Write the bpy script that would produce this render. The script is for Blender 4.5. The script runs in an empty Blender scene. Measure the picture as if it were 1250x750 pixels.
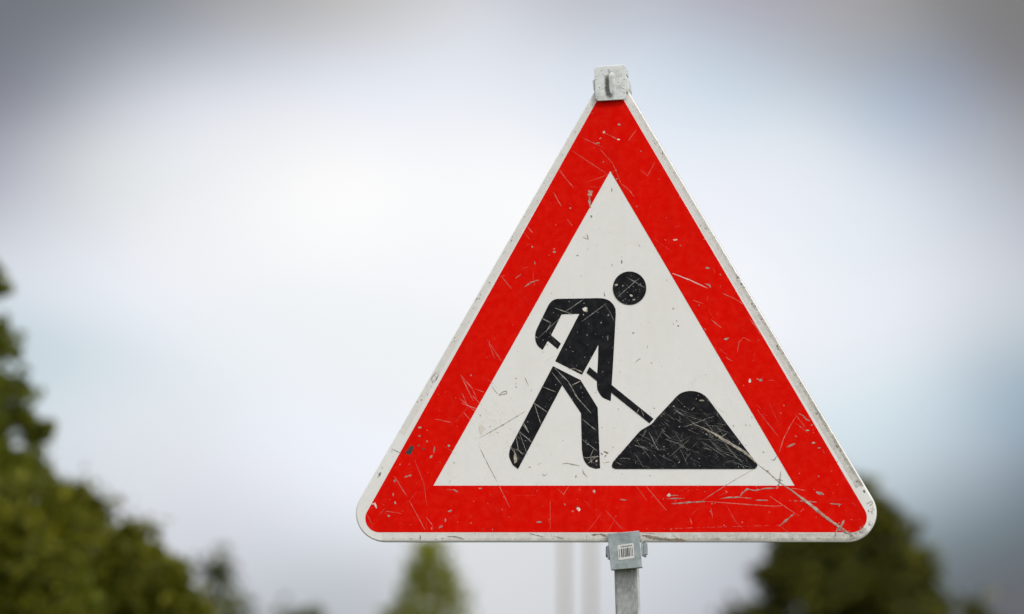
import bpy, bmesh, math, random
import numpy as np
from mathutils import Vector, Matrix, Quaternion
R = math.radians
random.seed(7); rng = np.random.default_rng(7)
sc = bpy.context.scene
col = sc.collection

# ------------------------------------------------------------------ camera
PITCH = R(4.5); CAMZ = 1.5; F = 200/36*1250; DIST = 9.4
cam_d = bpy.data.cameras.new('camera'); cam = bpy.data.objects.new('camera', cam_d); col.objects.link(cam)
cam_d.lens = 200; cam_d.sensor_width = 36; cam_d.clip_end = 5000; cam_d.clip_start = .1
cam.location = (0, 0, CAMZ); cam.rotation_euler = (R(90)+PITCH, 0, 0)
sc.camera = cam
cam_d.dof.use_dof = True; cam_d.dof.focus_distance = DIST-0.01; cam_d.dof.aperture_fstop = 5.0
cam_d.dof.aperture_blades = 0
FW = Vector((0, math.cos(PITCH), math.sin(PITCH))); UP = Vector((0, -math.sin(PITCH), math.cos(PITCH)))
def ray(px, py):
    return (FW + Vector((1, 0, 0))*((px-625)/F) + UP*((375-py)/F))
def at(px, py, Y):                       # a world point at depth Y seen at that place
    d = ray(px, py); return Vector((0, 0, CAMZ)) + d*(Y/d.y)

# ------------------------------------------------------------------ tagging
def tag(o, label=None, cat=None, group=None, kind=None):
    if label: o['label'] = label
    if cat: o['category'] = cat
    if group: o['group'] = group
    if kind: o['kind'] = kind
    return o
def empty(name, loc, rz=0):
    o = bpy.data.objects.new(name, None); col.objects.link(o); o.location = loc; o.rotation_euler = (0, 0, rz)
    o.empty_display_size = .2
    return o
def link(name, me, mats, parent=None):
    o = bpy.data.objects.new(name, me); col.objects.link(o)
    for m in (mats if isinstance(mats, (list, tuple)) else [mats]): me.materials.append(m)
    if parent: o.parent = parent
    return o

# ------------------------------------------------------------------ materials
class NT:
    def __init__(s, nt): s.nt = nt; nt.nodes.clear()
    def n(s, t, **k):
        x = s.nt.nodes.new(t)
        for a, v in k.items():
            if a.startswith('i_'):
                key = a[2:]; key = int(key) if key.isdigit() else key.replace('_', ' ')
                x.inputs[key].default_value = v
            else: setattr(x, a, v)
        return x
    def l(s, a, b): s.nt.links.new(a, b)
    def math(s, op, a, b=None, c=None, clamp=False):
        x = s.nt.nodes.new('ShaderNodeMath'); x.operation = op; x.use_clamp = clamp
        for i, v in enumerate((a, b, c)):
            if v is None: continue
            if isinstance(v, (int, float)): x.inputs[i].default_value = v
            else: s.l(v, x.inputs[i])
        return x.outputs[0]
    def mix(s, f, a, b, blend='MIX'):
        x = s.nt.nodes.new('ShaderNodeMix'); x.data_type = 'RGBA'; x.blend_type = blend
        for sock, v in ((x.inputs[0], f), (x.inputs[6], a), (x.inputs[7], b)):
            if isinstance(v, (int, float)): sock.default_value = v
            elif isinstance(v, tuple): sock.default_value = v if len(v) == 4 else (*v, 1)
            else: s.l(v, sock)
        return x.outputs[2]
    def noise(s, vec, scale, detail=4, rough=.5, dist=0):
        x = s.n('ShaderNodeTexNoise'); x.inputs['Scale'].default_value = scale
        x.inputs['Detail'].default_value = detail; x.inputs['Roughness'].default_value = rough; x.inputs['Distortion'].default_value = dist
        if vec is not None: s.l(vec, x.inputs['Vector'])
        return x.outputs['Fac']
    def ramp(s, f, a, b):
        x = s.n('ShaderNodeMapRange'); x.inputs['From Min'].default_value = a; x.inputs['From Max'].default_value = b
        s.l(f, x.inputs['Value']); return x.outputs['Result']
def newmat(name):
    m = bpy.data.materials.new(name); m.use_nodes = True; t = NT(m.node_tree)
    out = t.n('ShaderNodeOutputMaterial'); b = t.n('ShaderNodeBsdfPrincipled'); t.l(b.outputs[0], out.inputs[0])
    return m, t, b, out
def setp(b, **k):
    for a, v in k.items():
        b.inputs[a.replace('_', ' ')].default_value = v

def film(name, base, dirt, light, rough=.42, spec=.35, amount=1.0):
    """weathered sheeting: mottled colour, hairline scuffs, tiny specks"""
    m, t, b, out = newmat(name)
    co = t.n('ShaderNodeTexCoord').outputs['Object']
    n1 = t.noise(co, 9, 6, .6); n2 = t.noise(co, 70, 5, .65)
    c = t.mix(t.math('MULTIPLY', t.ramp(n1, .35, .75), .55*amount), base, dirt)
    c = t.mix(t.math('MULTIPLY', t.ramp(n2, .42, .72), .7*amount), c, light)
    mp0 = t.n('ShaderNodeMapping'); mp0.inputs['Scale'].default_value = (1, 1, .12); t.l(co, mp0.inputs['Vector'])
    rs = t.noise(mp0.outputs[0], 38, 4, .6)                 # faint streaks left by rain
    c = t.mix(t.math('MULTIPLY', t.ramp(rs, .48, .75), .4*amount), c, dirt)
    # hairline scuffs in three directions
    for ang, sc_, k in ((35, 95, .28), (-52, 120, .22), (12, 150, .16)):
        mp = t.n('ShaderNodeMapping'); mp.inputs['Rotation'].default_value = (0, R(ang), 0); mp.inputs['Scale'].default_value = (1.6, 1, sc_/3)
        t.l(co, mp.inputs['Vector'])
        w = t.noise(mp.outputs[0], 7, 3, .6, .15)
        brk = t.ramp(t.noise(co, 16, 3, .5), .45, .62)
        f = t.math('MULTIPLY', t.math('MULTIPLY', t.ramp(w, .66, .72), brk), k*amount)
        x = t.n('ShaderNodeClamp'); t.l(f, x.inputs[0])
        c = t.mix(x.outputs[0], c, light)
    v = t.n('ShaderNodeTexVoronoi'); v.inputs['Scale'].default_value = 160; t.l(co, v.inputs['Vector'])
    sp = t.math('LESS_THAN', v.outputs['Distance'], .13)
    spm = t.math('MULTIPLY', sp, t.ramp(t.noise(co, 14, 3, .6), .52, .7))
    x = t.n('ShaderNodeClamp'); t.l(t.math('MULTIPLY', spm, .55*amount), x.inputs[0])
    c = t.mix(x.outputs[0], c, dirt)
    t.l(c, b.inputs['Base Color'])
    t.l(t.math('ADD', t.math('MULTIPLY', n2, .25), rough-.12), b.inputs['Roughness'])
    bp = t.n('ShaderNodeBump'); bp.inputs['Strength'].default_value = .12; bp.inputs['Distance'].default_value = .002
    t.l(t.noise(co, 25, 3, .5), bp.inputs['Height']); t.l(bp.outputs[0], b.inputs['Normal'])
    setp(b, Specular_IOR_Level=spec)
    return m
M_white = film('aged_white_sheeting', (.79, .76, .71), (.66, .62, .55), (.84, .82, .78), amount=.5)
M_red = film('red_sheeting', (.74, .0036, .0006), (.50, .005, .002), (.84, .024, .011), rough=.55, spec=.02, amount=.55)
M_black = film('black_print', (.007, .007, .0085), (.014, .014, .014), (.045, .045, .045), rough=.55, spec=.08, amount=.6)

def wear_mat():
    m, t, b, out = newmat('scratches_and_chips')
    a = t.n('ShaderNodeVertexColor'); a.layer_name = 'wear'
    co = t.n('ShaderNodeTexCoord').outputs['Object']
    n = t.noise(co, 260, 3, .6)
    c = t.mix(.5, a.outputs['Color'], t.mix(t.ramp(n, .3, .7), (.6, .6, .6), (1.4, 1.4, 1.36)), 'MULTIPLY')
    t.l(t.mix(.55, a.outputs['Color'], c), b.inputs['Base Color']); setp(b, Roughness=.55, Specular_IOR_Level=.2)
    tr = t.n('ShaderNodeBsdfTransparent'); mx = t.n('ShaderNodeMixShader')
    f = t.math('MULTIPLY', a.outputs['Alpha'], t.math('ADD', t.math('MULTIPLY', t.ramp(t.noise(co, 120, 4, .7), .3, .6), .7), .3), clamp=True)
    t.l(f, mx.inputs[0]); t.l(tr.outputs[0], mx.inputs[1]); t.l(b.outputs[0], mx.inputs[2]); t.l(mx.outputs[0], out.inputs[0])
    return m
M_wear = wear_mat()

def metal(name, c1, c2, rough=.45, metallic=.7, stretch=(1, 1, 1), scale=60, dirt=(.12, .11, .09), dirtamt=.4):
    m, t, b, out = newmat(name)
    co = t.n('ShaderNodeTexCoord').outputs['Object']
    mp = t.n('ShaderNodeMapping'); mp.inputs['Scale'].default_value = stretch; t.l(co, mp.inputs['Vector'])
    n1 = t.noise(mp.outputs[0], scale, 6, .7); v = t.n('ShaderNodeTexVoronoi'); v.inputs['Scale'].default_value = scale*2; t.l(mp.outputs[0], v.inputs['Vector'])
    c = t.mix(t.ramp(n1, .3, .7), c1, c2)
    hs = t.n('ShaderNodeSeparateColor'); t.l(v.outputs['Color'], hs.inputs[0])
    c = t.mix(t.math('MULTIPLY', hs.outputs[0], .22), c, (.75, .78, .78))
    d = t.ramp(t.noise(co, 35, 5, .7), .52, .72); x = t.n('ShaderNodeClamp'); t.l(t.math('MULTIPLY', d, dirtamt), x.inputs[0])
    c = t.mix(x.outputs[0], c, dirt)
    t.l(c, b.inputs['Base Color']); setp(b, Metallic=metallic)
    t.l(t.math('ADD', t.math('MULTIPLY', n1, .3), rough-.15), b.inputs['Roughness'])
    bp = t.n('ShaderNodeBump'); bp.inputs['Strength'].default_value = .25; bp.inputs['Distance'].default_value = .001
    t.l(n1, bp.inputs['Height']); t.l(bp.outputs[0], b.inputs['Normal'])
    return m
M_post = metal('galvanised_steel_post', (.20, .20, .185), (.42, .415, .39), stretch=(1.6, 1.6, .7), metallic=.3, scale=90)
M_zinc = metal('bluish_zinc_clamp', (.25, .285, .28), (.36, .395, .39), metallic=.4, dirtamt=.2)
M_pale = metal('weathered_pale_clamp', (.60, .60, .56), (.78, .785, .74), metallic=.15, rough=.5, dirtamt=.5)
M_edge = metal('aluminium_edge', (.22, .21, .19), (.4, .38, .35), metallic=.4, dirtamt=.6)
def plain(name, c, rough=.6):
    m, t, b, out = newmat(name)
    co = t.n('ShaderNodeTexCoord').outputs['Object']
    t.l(t.mix(t.ramp(t.noise(co, 300, 4, .6), .3, .7), c, tuple(v*.82 for v in c)), b.inputs['Base Color']); setp(b, Roughness=rough)
    return m
M_paper = plain('worn_paper_label', (.72, .70, .66)); M_ink = plain('printed_ink', (.05, .05, .055)); M_grime = plain('grime', (.10, .10, .085), .8)

def leaf_mat(name, cols, trans=.35):
    m, t, b, out = newmat(name)
    g = t.n('ShaderNodeNewGeometry'); r = t.n('ShaderNodeValToRGB')
    r.color_ramp.elements[0].position = 0; r.color_ramp.elements[0].color = (*cols[0], 1)
    r.color_ramp.elements[1].position = 1; r.color_ramp.elements[1].color = (*cols[-1], 1)
    for i, c in enumerate(cols[1:-1]):
        e = r.color_ramp.elements.new((i+1)/(len(cols)-1)); e.color = (*c, 1)
    t.l(g.outputs['Random Per Island'], r.inputs[0])
    co = t.n('ShaderNodeTexCoord').outputs['Object']
    c = t.mix(t.ramp(t.noise(co, 1.6, 3, .6), .35, .65), r.outputs[0], tuple(v*.6 for v in cols[0]))
    c = t.mix(.5, r.outputs[0], c)
    t.l(c, b.inputs['Base Color']); setp(b, Roughness=.6, Specular_IOR_Level=.25)
    tl = t.n('ShaderNodeBsdfTranslucent'); t.l(c, tl.inputs[0]); mx = t.n('ShaderNodeMixShader'); mx.inputs[0].default_value = trans
    t.l(b.outputs[0], mx.inputs[1]); t.l(tl.outputs[0], mx.inputs[2]); t.l(mx.outputs[0], out.inputs[0])
    return m
M_leafA = leaf_mat('olive_leaves', [(.08, .085, .003), (.15, .152, .005), (.29, .275, .014)])
M_leafB = leaf_mat('dark_conifer_leaves', [(.034, .040, .006), (.075, .078, .009), (.27, .25, .02)])
M_leafC = leaf_mat('yellow_green_leaves', [(.19, .22, .02), (.30, .31, .035), (.42, .39, .07)], .5)
M_leafD = leaf_mat('bluish_green_leaves', [(.06, .08, .016), (.10, .12, .028), (.15, .16, .04)])
M_leafE = leaf_mat('fresh_green_leaves', [(.10, .115, .006), (.17, .19, .012), (.29, .30, .03)], .5)
M_mast = plain('weathered_brown_mast', (.22, .14, .055), .8)
M_bark = plain('bark', (.09, .07, .05), .9)
def ground_mat():
    m, t, b, out = newmat('meadow_grass')
    co = t.n('ShaderNodeTexCoord').outputs['Object']
    c = t.mix(t.ramp(t.noise(co, .15, 6, .6), .3, .7), (.05, .062, .018), (.10, .095, .035))
    c = t.mix(t.ramp(t.noise(co, 9, 5, .7), .3, .7), c, (.035, .05, .012))
    t.l(c, b.inputs['Base Color']); setp(b, Roughness=.95, Specular_IOR_Level=.1)
    bp = t.n('ShaderNodeBump'); bp.inputs['Strength'].default_value = .6; bp.inputs['Distance'].default_value = .05
    t.l(t.noise(co, 25, 4, .7), bp.inputs['Height']); t.l(bp.outputs[0], b.inputs['Normal'])
    return m

# ------------------------------------------------------------------ ground (one sheet to the horizon)
bm = bmesh.new(); N = 60; S = 1500
grid = [[bm.verts.new((S*(2*i/N-1)*abs(2*i/N-1), S*(2*j/N-1)*abs(2*j/N-1)+60, 0)) for j in range(N+1)] for i in range(N+1)]
for r_ in grid:
    for v in r_:
        v.co.z = -.05+.05*math.sin(v.co.x*.11)*math.cos(v.co.y*.07) if v.co.xy.length < 300 else -.05
for i in range(N):
    for j in range(N): bm.faces.new((grid[i][j], grid[i+1][j], grid[i+1][j+1], grid[i][j+1]))
me = bpy.data.meshes.new('ground'); bm.to_mesh(me); bm.free()
tag(link('ground', me, ground_mat()), kind='structure')

# ------------------------------------------------------------------ the sign
YAW = R(6)
C0 = at(766, 740, DIST)                  # point on the sign plane
B = Vector((math.sin(YAW), math.cos(YAW), 0)); U = Vector((math.cos(YAW), -math.sin(YAW), 0))
root = empty('roadworks_sign', (C0.x, C0.y, 0), -YAW)
tag(root, 'scratched red bordered triangular roadworks warning sign clamped on a grey steel post', 'road sign')
CAM = Vector((0, 0, CAMZ)); O = Vector((C0.x, C0.y, 0))
def loc(px, py, ly=0.0):
    """place on the sign's own plane (ly behind it) measured off the sign's face"""
    d = ray(px, py); t_ = ((O-CAM).dot(B)+ly)/d.dot(B); p = CAM+d*t_-O
    return Vector((p.dot(U), ly, p.z))

def round_poly(pts, radii, n=10):
    out = []; k = len(pts)
    for i in range(k):
        p = Vector(pts[i]); r = radii[i]
        if r <= 0: out.append(tuple(p)); continue
        a = (Vector(pts[i-1])-p).normalized(); b = (Vector(pts[(i+1) % k])-p).normalized()
        th = a.angle(b); tl = r/math.tan(th/2); c = p+(a+b).normalized()*(r/math.sin(th/2))
        s0 = p+a*tl-c; s1 = p+b*tl-c; ang = s0.angle_signed(s1)
        for j in range(n+1):
            t_ = j/n; v = s0.copy(); v.rotate(Matrix.Rotation(-ang*t_, 2)); out.append(tuple(c+v))
    return out
def catmull(pts, n=4, closed=False):
    out = []; k = len(pts)
    for i in range(k-1):
        p0 = Vector(pts[max(i-1, 0)]); p1 = Vector(pts[i]); p2 = Vector(pts[i+1]); p3 = Vector(pts[min(i+2, k-1)])
        for j in range(n):
            t_ = j/n
            out.append(tuple(.5*((2*p1)+(-p0+p2)*t_+(2*p0-5*p1+4*p2-p3)*t_*t_+(-p0+3*p1-3*p2+p3)*t_**3)))
    out.append(tuple(pts[-1])); return out

outer = round_poly([(746.3, 77.3), (409.9, 661), (1096, 661.2)], [15, 34, 35], 14)
red_o = round_poly([(744.8, 94.4), (434, 650), (1071.7, 650)], [17, 17, 18], 12)
red_i = [(745, 209), (529, 593), (970, 593)]
def smooth_runs(spec):
    """spec: list of points or ('c', [points]) runs that are smoothed"""
    out = []
    for s in spec:
        if s[0] == 'c': out += catmull(s[1], 4)
        else: out.append(s)
    return out
body = smooth_runs([
    ('c', [(684, 364.9), (678.4, 365.3), (674.3, 367.2), (671, 370.4), (668.8, 374)]),
    ('c', [(655.6, 401), (653.7, 406.5), (653.3, 412.4), (654.2, 418), (657.2, 423), (662.4, 427.3)]),
    (668.8, 416.4), (680.8, 426.5), (684.8, 419.6), (672.8, 409.2), (685.6, 383.9), (707.2, 383.3), (683.2, 430), (677.8, 441.1),
    (710.4, 457.7), (725.8, 430), (730.4, 421.2), (730.0, 440), (729.2, 453.5),
    ('c', [(728.6, 468), (729.2, 475), (732, 481), (736.4, 485.9), (745.6, 489.7)]),
    (747.1, 465), (749.2, 430),
    ('c', [(751.7, 384), (750.9, 376), (745.6, 368.6), (738.4, 365), (730.4, 364.1)])])
legs = smooth_runs([(675, 447.1), (708.7, 464.1), (729.6, 497.8), (732.6, 571.8),
    ('c', [(727, 572.4), (718.3, 569), (712.6, 561), (710.4, 549.4)]), (709.2, 504.6), (686.3, 470.5), (632.4, 572.8),
    ('c', [(626, 568), (622, 559), (621.6, 553), (623.6, 545.3)])])
shovel = [(719.4, 448.1), (797.8, 511.4), (792.9, 517), (715.8, 455.2)]
heap = smooth_runs([('c', [(752, 572.7), (748.4, 571.4), (746.9, 568.4), (748.4, 564)]),
    ('c', [(777, 531), (782.5, 525.4), (789, 521.5), (796, 517), (801.4, 510.5)]),
    ('c', [(822, 488.5), (826, 484), (832.2, 479.6), (842, 477.4), (853, 479), (862, 484.6), (868, 492)]),
    ('c', [(922.6, 564.4), (924.5, 568.6), (922.5, 572), (919, 572.7)])])
head = [(768.5+20.4*math.cos(a), 351.9+20.4*math.sin(a)) for a in np.linspace(0, 2*math.pi, 48, endpoint=False)]

def inside(p, poly):
    x, y = p; c = False; j = len(poly)-1
    for i in range(len(poly)):
        xi, yi = poly[i]; xj, yj = poly[j]
        if (yi > y) != (yj > y) and x < (xj-xi)*(y-yi)/(yj-yi)+xi: c = not c
        j = i
    return c
pieces = {'figure_body': body, 'figure_legs': legs, 'shovel_handle': shovel, 'earth_heap': heap, 'figure_head': head}
def region(p):
    for k, v in pieces.items():
        if inside(p, v): return k
    if inside(p, red_i): return 'plate'
    if inside(p, red_o): return 'red'
    if inside(p, outer): return 'rim'
    return None

# ---- wear marks: drawn as thin strips and chips, later joined into the layer they mark
wear = {k: [] for k in list(pieces)+['plate', 'red']}
def colour(reg, kind):
    j = random.uniform(.85, 1.15)
    if kind == 'pale':
        c = {'red': (.74, .21, .15), 'plate': (.78, .77, .74), 'rim': (.5, .47, .42)}.get(reg, (.42, .41, .38))
    elif kind == 'grey':
        c = {'red': (.36, .36, .29), 'plate': (.34, .30, .25), 'rim': (.30, .27, .23)}.get(reg, (.46, .44, .39))
    elif kind == 'dark':
        c = {'red': (.22, .09, .07), 'plate': (.20, .17, .14), 'rim': (.17, .15, .13)}.get(reg, (.34, .33, .30))
    elif kind == 'faint':
        c = {'red': (.68, .13, .10), 'plate': (.78, .77, .74), 'rim': (.5, .47, .42)}.get(reg, (.20, .20, .19))
    elif kind == 'white':
        c = (.86, .80, .70)
    elif kind == 'rimdirt_vignette':
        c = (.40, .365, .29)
    elif kind == 'beige':
        c = (.50, .43, .34)
    elif kind == 'rust':
        c = (.27, .17, .09)
    elif kind == 'teal':
        c = (.015, .075, .07)
    return tuple(v*j for v in c)
def quad(pts, kind, alpha):
    cx = sum(p[0] for p in pts)/len(pts); cy = sum(p[1] for p in pts)/len(pts)
    reg = region((cx, cy))
    if reg is None: return
    key = 'plate' if reg == 'rim' else reg
    for p in pts:
        if not inside(p, outer): return
    wear[key].append((pts, (*colour(reg, kind), alpha)))
def scratch(pts, w=1.0, kind='pale', alpha=.9, rough=.35, gaps=0.0, taper=True):
    r0_ = region(pts[0])
    if r0_ in pieces and w < 2.5: w *= .74
    elif kind != 'rimdirt_vignette' and w < 2.5: w *= .88; alpha *= .93
    seg = []
    for i in range(len(pts)-1):
        a, b = Vector(pts[i]), Vector(pts[i+1]); n = max(1, int((b-a).length/3))
        for j in range(n): seg.append(a.lerp(b, j/n))
    seg.append(Vector(pts[-1])); n = len(seg)
    L = []
    for i, p in enumerate(seg):
        d = (seg[min(i+1, n-1)]-seg[max(i-1, 0)]); d = d.normalized() if d.length > 0 else Vector((1, 0)); nn = Vector((-d.y, d.x))
        t_ = i/(n-1) if n > 1 else 0
        ww = w*(1+random.uniform(-rough, rough))*(min(1, .35+3*t_, .35+3*(1-t_)) if taper else 1)
        c = p+nn*random.uniform(-.2, .2)*w*rough
        L.append((c+nn*ww/2, c-nn*ww/2))
    for i in range(n-1):
        if random.random() < gaps: continue
        quad([tuple(L[i][0]), tuple(L[i][1]), tuple(L[i+1][1]), tuple(L[i+1][0])], kind, alpha*random.uniform(.75, 1))
def chip(x, y, rx, ry, kind='grey', alpha=1, ang=0, n=9):
    pts = []
    for k in range(n):
        a = 2*math.pi*k/n; r_ = random.uniform(.65, 1.15); u, v = rx*r_*math.cos(a), ry*r_*math.sin(a)
        pts.append((x+u*math.cos(ang)-v*math.sin(ang), y+u*math.sin(ang)+v*math.cos(ang)))
    quad(pts, kind, alpha)
S_ = scratch
# the long gouge
S_([(859, 523), (875, 531.5), (890, 541), (905, 550), (915, 557), (925, 567)], 3.0, 'beige', 1, .3)
S_([(866, 526), (890, 539.5), (912, 552.5)], .9, 'white', .8)
S_([(845, 517), (862, 524), (880, 533)], 1.0, 'beige', .9)
S_([(925, 567), (938, 577), (950, 588), (968, 600)], 1.6, 'grey', 1, .3)
S_([(964, 597), (980, 609.5), (995, 621), (1010, 633), (1030, 647), (1046, 658)], 3.4, 'beige', 1, .3)
S_([(964, 599), (980, 611.3), (995, 622.8), (1010, 635), (1030, 649), (1044, 658)], .9, 'dark', .9)
# torn edges and long cuts on the lower border
S_([(878.9, 609.2), (888, 607.5), (902.9, 607), (906, 602), (912, 597.2), (921.6, 598.9), (933.6, 596.5), (948, 596)], 2.0, 'grey', 1, .6)
S_([(948, 597), (951, 591), (952.8, 580.4), (953.3, 575.6)], 2.4, 'grey', 1, .6)
S_([(902, 607.5), (918, 608.5)], 1.1, 'grey', .9)
S_([(820.3, 615.2), (840, 613.5), (861.6, 612.3)], 2.0, 'grey', 1, .6)
S_([(861.6, 612.3), (883.2, 613.8), (914.4, 616.2), (945.6, 618.3), (958.8, 617.1)], 1.2, 'pale', 1)
chip(816.7, 604.6, 2.6, 2.4, 'white'); S_([(818, 605), (828, 605)], 1.4, 'grey'); S_([(812.4, 609), (835.7, 608.5)], 1.3, 'grey', .9, .6)
S_([(922.8, 610.9), (937.2, 610.9)], 2.2, 'grey'); S_([(962.4, 611), (980, 612), (997, 613.3)], 1.4, 'grey', .9, .6, .2)
S_([(996, 600.8), (1006, 604)], 2.6, 'grey'); S_([(1012.8, 615), (1027.2, 616)], 2.0, 'grey')
S_([(939.6, 606), (975.6, 630.3)], 1.1); S_([(969.6, 627.2), (960, 635), (950.9, 642.8)], 2.0, 'grey', .9, .6, .2)
S_([(1030.8, 635), (1027.2, 641.6), (1020, 650)], 2.6, 'grey', 1, .6); S_([(1020, 650), (1018.8, 659.6)], 1.4, 'dark')
S_([(1021, 645), (1034, 652)], 1.8, 'grey', 1, .5)
S_([(788.4, 593.6), (813.6, 623.6)], 1.0); S_([(777, 594), (790, 612)], .7, 'faint')
S_([(919.2, 573.2), (889, 590.7), (856.8, 611.6)], .8, 'grey', .9)
S_([(867.6, 620), (870, 632)], 1); S_([(842.4, 632), (844.8, 640.4)], 1.3); S_([(966, 596), (984, 599)], .9)
S_([(887, 617), (897, 636), (908, 647)], .7, 'faint'); S_([(800, 646), (960, 641)], .8, 'faint', .9, .5, .5)
chip(706, 621.5, 2.3, 3.6, 'white', 1, -.5); chip(704.5, 619, 1.5, 1.2, 'dark'); chip(725.3, 600, 1.8, 1.8, 'white'); S_([(723, 598), (727, 603)], .9, 'grey')
S_([(756, 610), (765, 610.6)], 2.1, 'grey'); S_([(681, 597), (688, 604), (694, 594)], .9); S_([(739, 623), (759, 646)], .8, 'faint')
S_([(671.6, 611), (671.6, 647.4)], .8, 'faint', 1)
# lower left
S_([(585, 535), (612, 520), (641, 502.3)], 1.0, 'dark', .9); S_([(584.4, 544.2), (596, 568), (607, 588.4)], 1.0, 'dark', .85); S_([(607, 589), (622.4, 619.7)], .9)
chip(587.8, 524.5, 4.0, 7.0, 'white', .85); chip(588, 521, 2.6, 3.5, 'white', .9)
chip(501, 549.5, 4.0, 5.6, 'teal', 1, .5); chip(499, 553, 4.2, 2.6, 'teal'); chip(517.5, 548.3, 2.2, 1.4, 'teal', .9); chip(511, 544, 1.5, 1.2, 'dark')
for x, y, a, b, g in ((512.5, 522.2, 2.6, 1.2, -.2), (511.8, 532.4, 1.7, 1.2, 0), (526, 557.8, 1.3, 2.6, .5), (482.3, 614, 1.2, 2, -.3), (474.4, 630, 2, 1.4, .3),
                      (495.5, 582, 2.2, 1.2, -.3), (500.5, 580.6, 2.4, 1.2, -.3), (481.7, 587.3, 1.1, 2, 0), (537.9, 643.3, 3.2, 1.4, -.5), (543.6, 635, 1.1, 3, 0),
                      (549.2, 624, 2.6, 1.2, -.5), (658, 637.4, 4, 1.2, -.1), (548, 544.5, 1.5, 1.5, 0), (480, 604, .9, 2.2, 0), (586, 596.5, 2, 1, 0), (527, 645, 1, 1.6, 0)):
    chip(x, y, a, b, 'grey', 1, g)
S_([(530.5, 545), (529.5, 554)], 1.6, 'grey'); S_([(453, 615.5), (457.5, 615), (459.6, 621)], 2.6, 'white', 1, .3)
S_([(544.7, 597.5), (553, 598.5)], .9); S_([(553, 597.5), (559, 601)], 2.6, 'grey', 1, .5)
S_([(481.2, 581.6), (497, 606.6)], 1.1); S_([(500, 612), (519, 647.4)], 1.1); S_([(506, 561.2), (517.5, 590.7), (521, 618)], .8, 'faint', 1)
S_([(471, 624.3), (490.3, 627)], 1.0); S_([(531, 511.8), (550.8, 515.9)], 1.3); S_([(520, 631), (529, 643)], .9); S_([(447, 626), (454, 640)], .9, 'faint')
S_([(545.8, 655.3), (556, 655.4), (566.2, 658)], 1.8, 'dark'); S_([(513, 653), (513, 660)], 1.6, 'dark'); chip(463.5, 579, 1.6, 3.6, 'dark', 1, .5)
S_([(477.8, 547.6), (484, 551), (492, 554.5)], .9, 'dark', .9); S_([(646.4, 651.5), (663.2, 655.6)], 1.4, 'dark', .9); S_([(676, 654.5), (688, 658)], 1.8, 'rust', .8, .6)
S_([(722, 653), (733, 652.5), (741, 655)], 2.4, 'rust', .9, .6); S_([(784, 653.5), (797, 656), (812, 658.2), (838, 660)], 2.8, 'rust', .85, .6); S_([(784, 655), (800, 658.5), (825, 660)], 1.4, 'dark', .7)
S_([(784, 650.6), (800, 651.6)], 1.2, 'rust', .6)
# left arm of the border
S_([(721, 233), (720, 239)], 5.6, 'beige', 1, .25, 0, False); S_([(720, 239), (719.5, 246), (720.8, 254)], 3.0, 'grey', 1, .4)
S_([(711.2, 290), (718.2, 292.3), (716.1, 285), (718.2, 292.3)], 1.0, 'dark'); S_([(711, 290), (715, 288)], .8, 'dark'); chip(721.8, 264.4, 1.2, 1.6, 'dark'); chip(747, 232, .8, 2.2, 'dark')
chip(705, 312, 2, .9, 'dark', .7); chip(759, 320, .9, 3, 'dark', .9); chip(738, 360, .8, 3.2, 'dark', .9, -.3); chip(773, 406.5, 1.4, 1, 'grey')
S_([(676, 235), (681, 245), (685.6, 252)], 1.3); S_([(683, 208), (692, 220), (700.5, 229.6)], 1.0); S_([(643, 275.9), (650.4, 284.6)], 1.1)
S_([(640.2, 350.5), (648.3, 344.8), (657.9, 342)], 1.6, 'grey', .9); S_([(611, 336.2), (624.4, 352.7)], 1.0); S_([(629, 340), (636, 335)], 1.3, 'grey', .8); S_([(643, 299), (648.3, 298.3)], 1.2)
chip(677, 307.9, 1.8, 1.4, 'grey'); chip(696, 254.5, 1.4, 1.2, 'grey'); S_([(692.5, 268), (699, 276)], 1.1, 'pale', .8)
S_([(562, 457), (572, 478), (578, 490)], 1.2); S_([(564, 460), (576, 474), (582, 486)], 1.0); S_([(580, 475), (591, 479)], 1.3); S_([(564, 480), (570, 494)], 1.0); S_([(594, 414), (612, 441)], 1.1, 'faint', 1); S_([(597, 420), (604, 438)], 1.2, 'pale', .7)
S_([(532, 455.5), (535.5, 457), (533, 463), (528, 467.5), (526.6, 462), (532, 455.5)], 1.3, 'dark', .9); S_([(530, 458), (533, 461)], 1.2, 'dark')
# apex
S_([(737.5, 162), (753, 170)], 1.0); chip(737.4, 161.6, 1.8, 1.6, 'white'); chip(756, 152, 1.8, 1.5, 'grey'); chip(755, 170.5, 2.4, .9, 'white'); chip(729.8, 175, 2.4, .9, 'grey')
S_([(767, 172), (777, 158.5)], 1.0, 'pale', .8); S_([(698, 184), (719, 198), (740, 212)], 1.0, 'faint', 1); S_([(732, 182), (748, 200), (758, 224)], 1.1, 'faint', 1); S_([(758, 224.4), (768, 232), (774, 240.3)], 1.1, 'pale', .7)
S_([(710, 168), (736, 180)], 1.0, 'faint', 1); S_([(782, 207.4), (790.3, 214.9), (799.4, 198.3)], 1.0, 'pale', .7)
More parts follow.
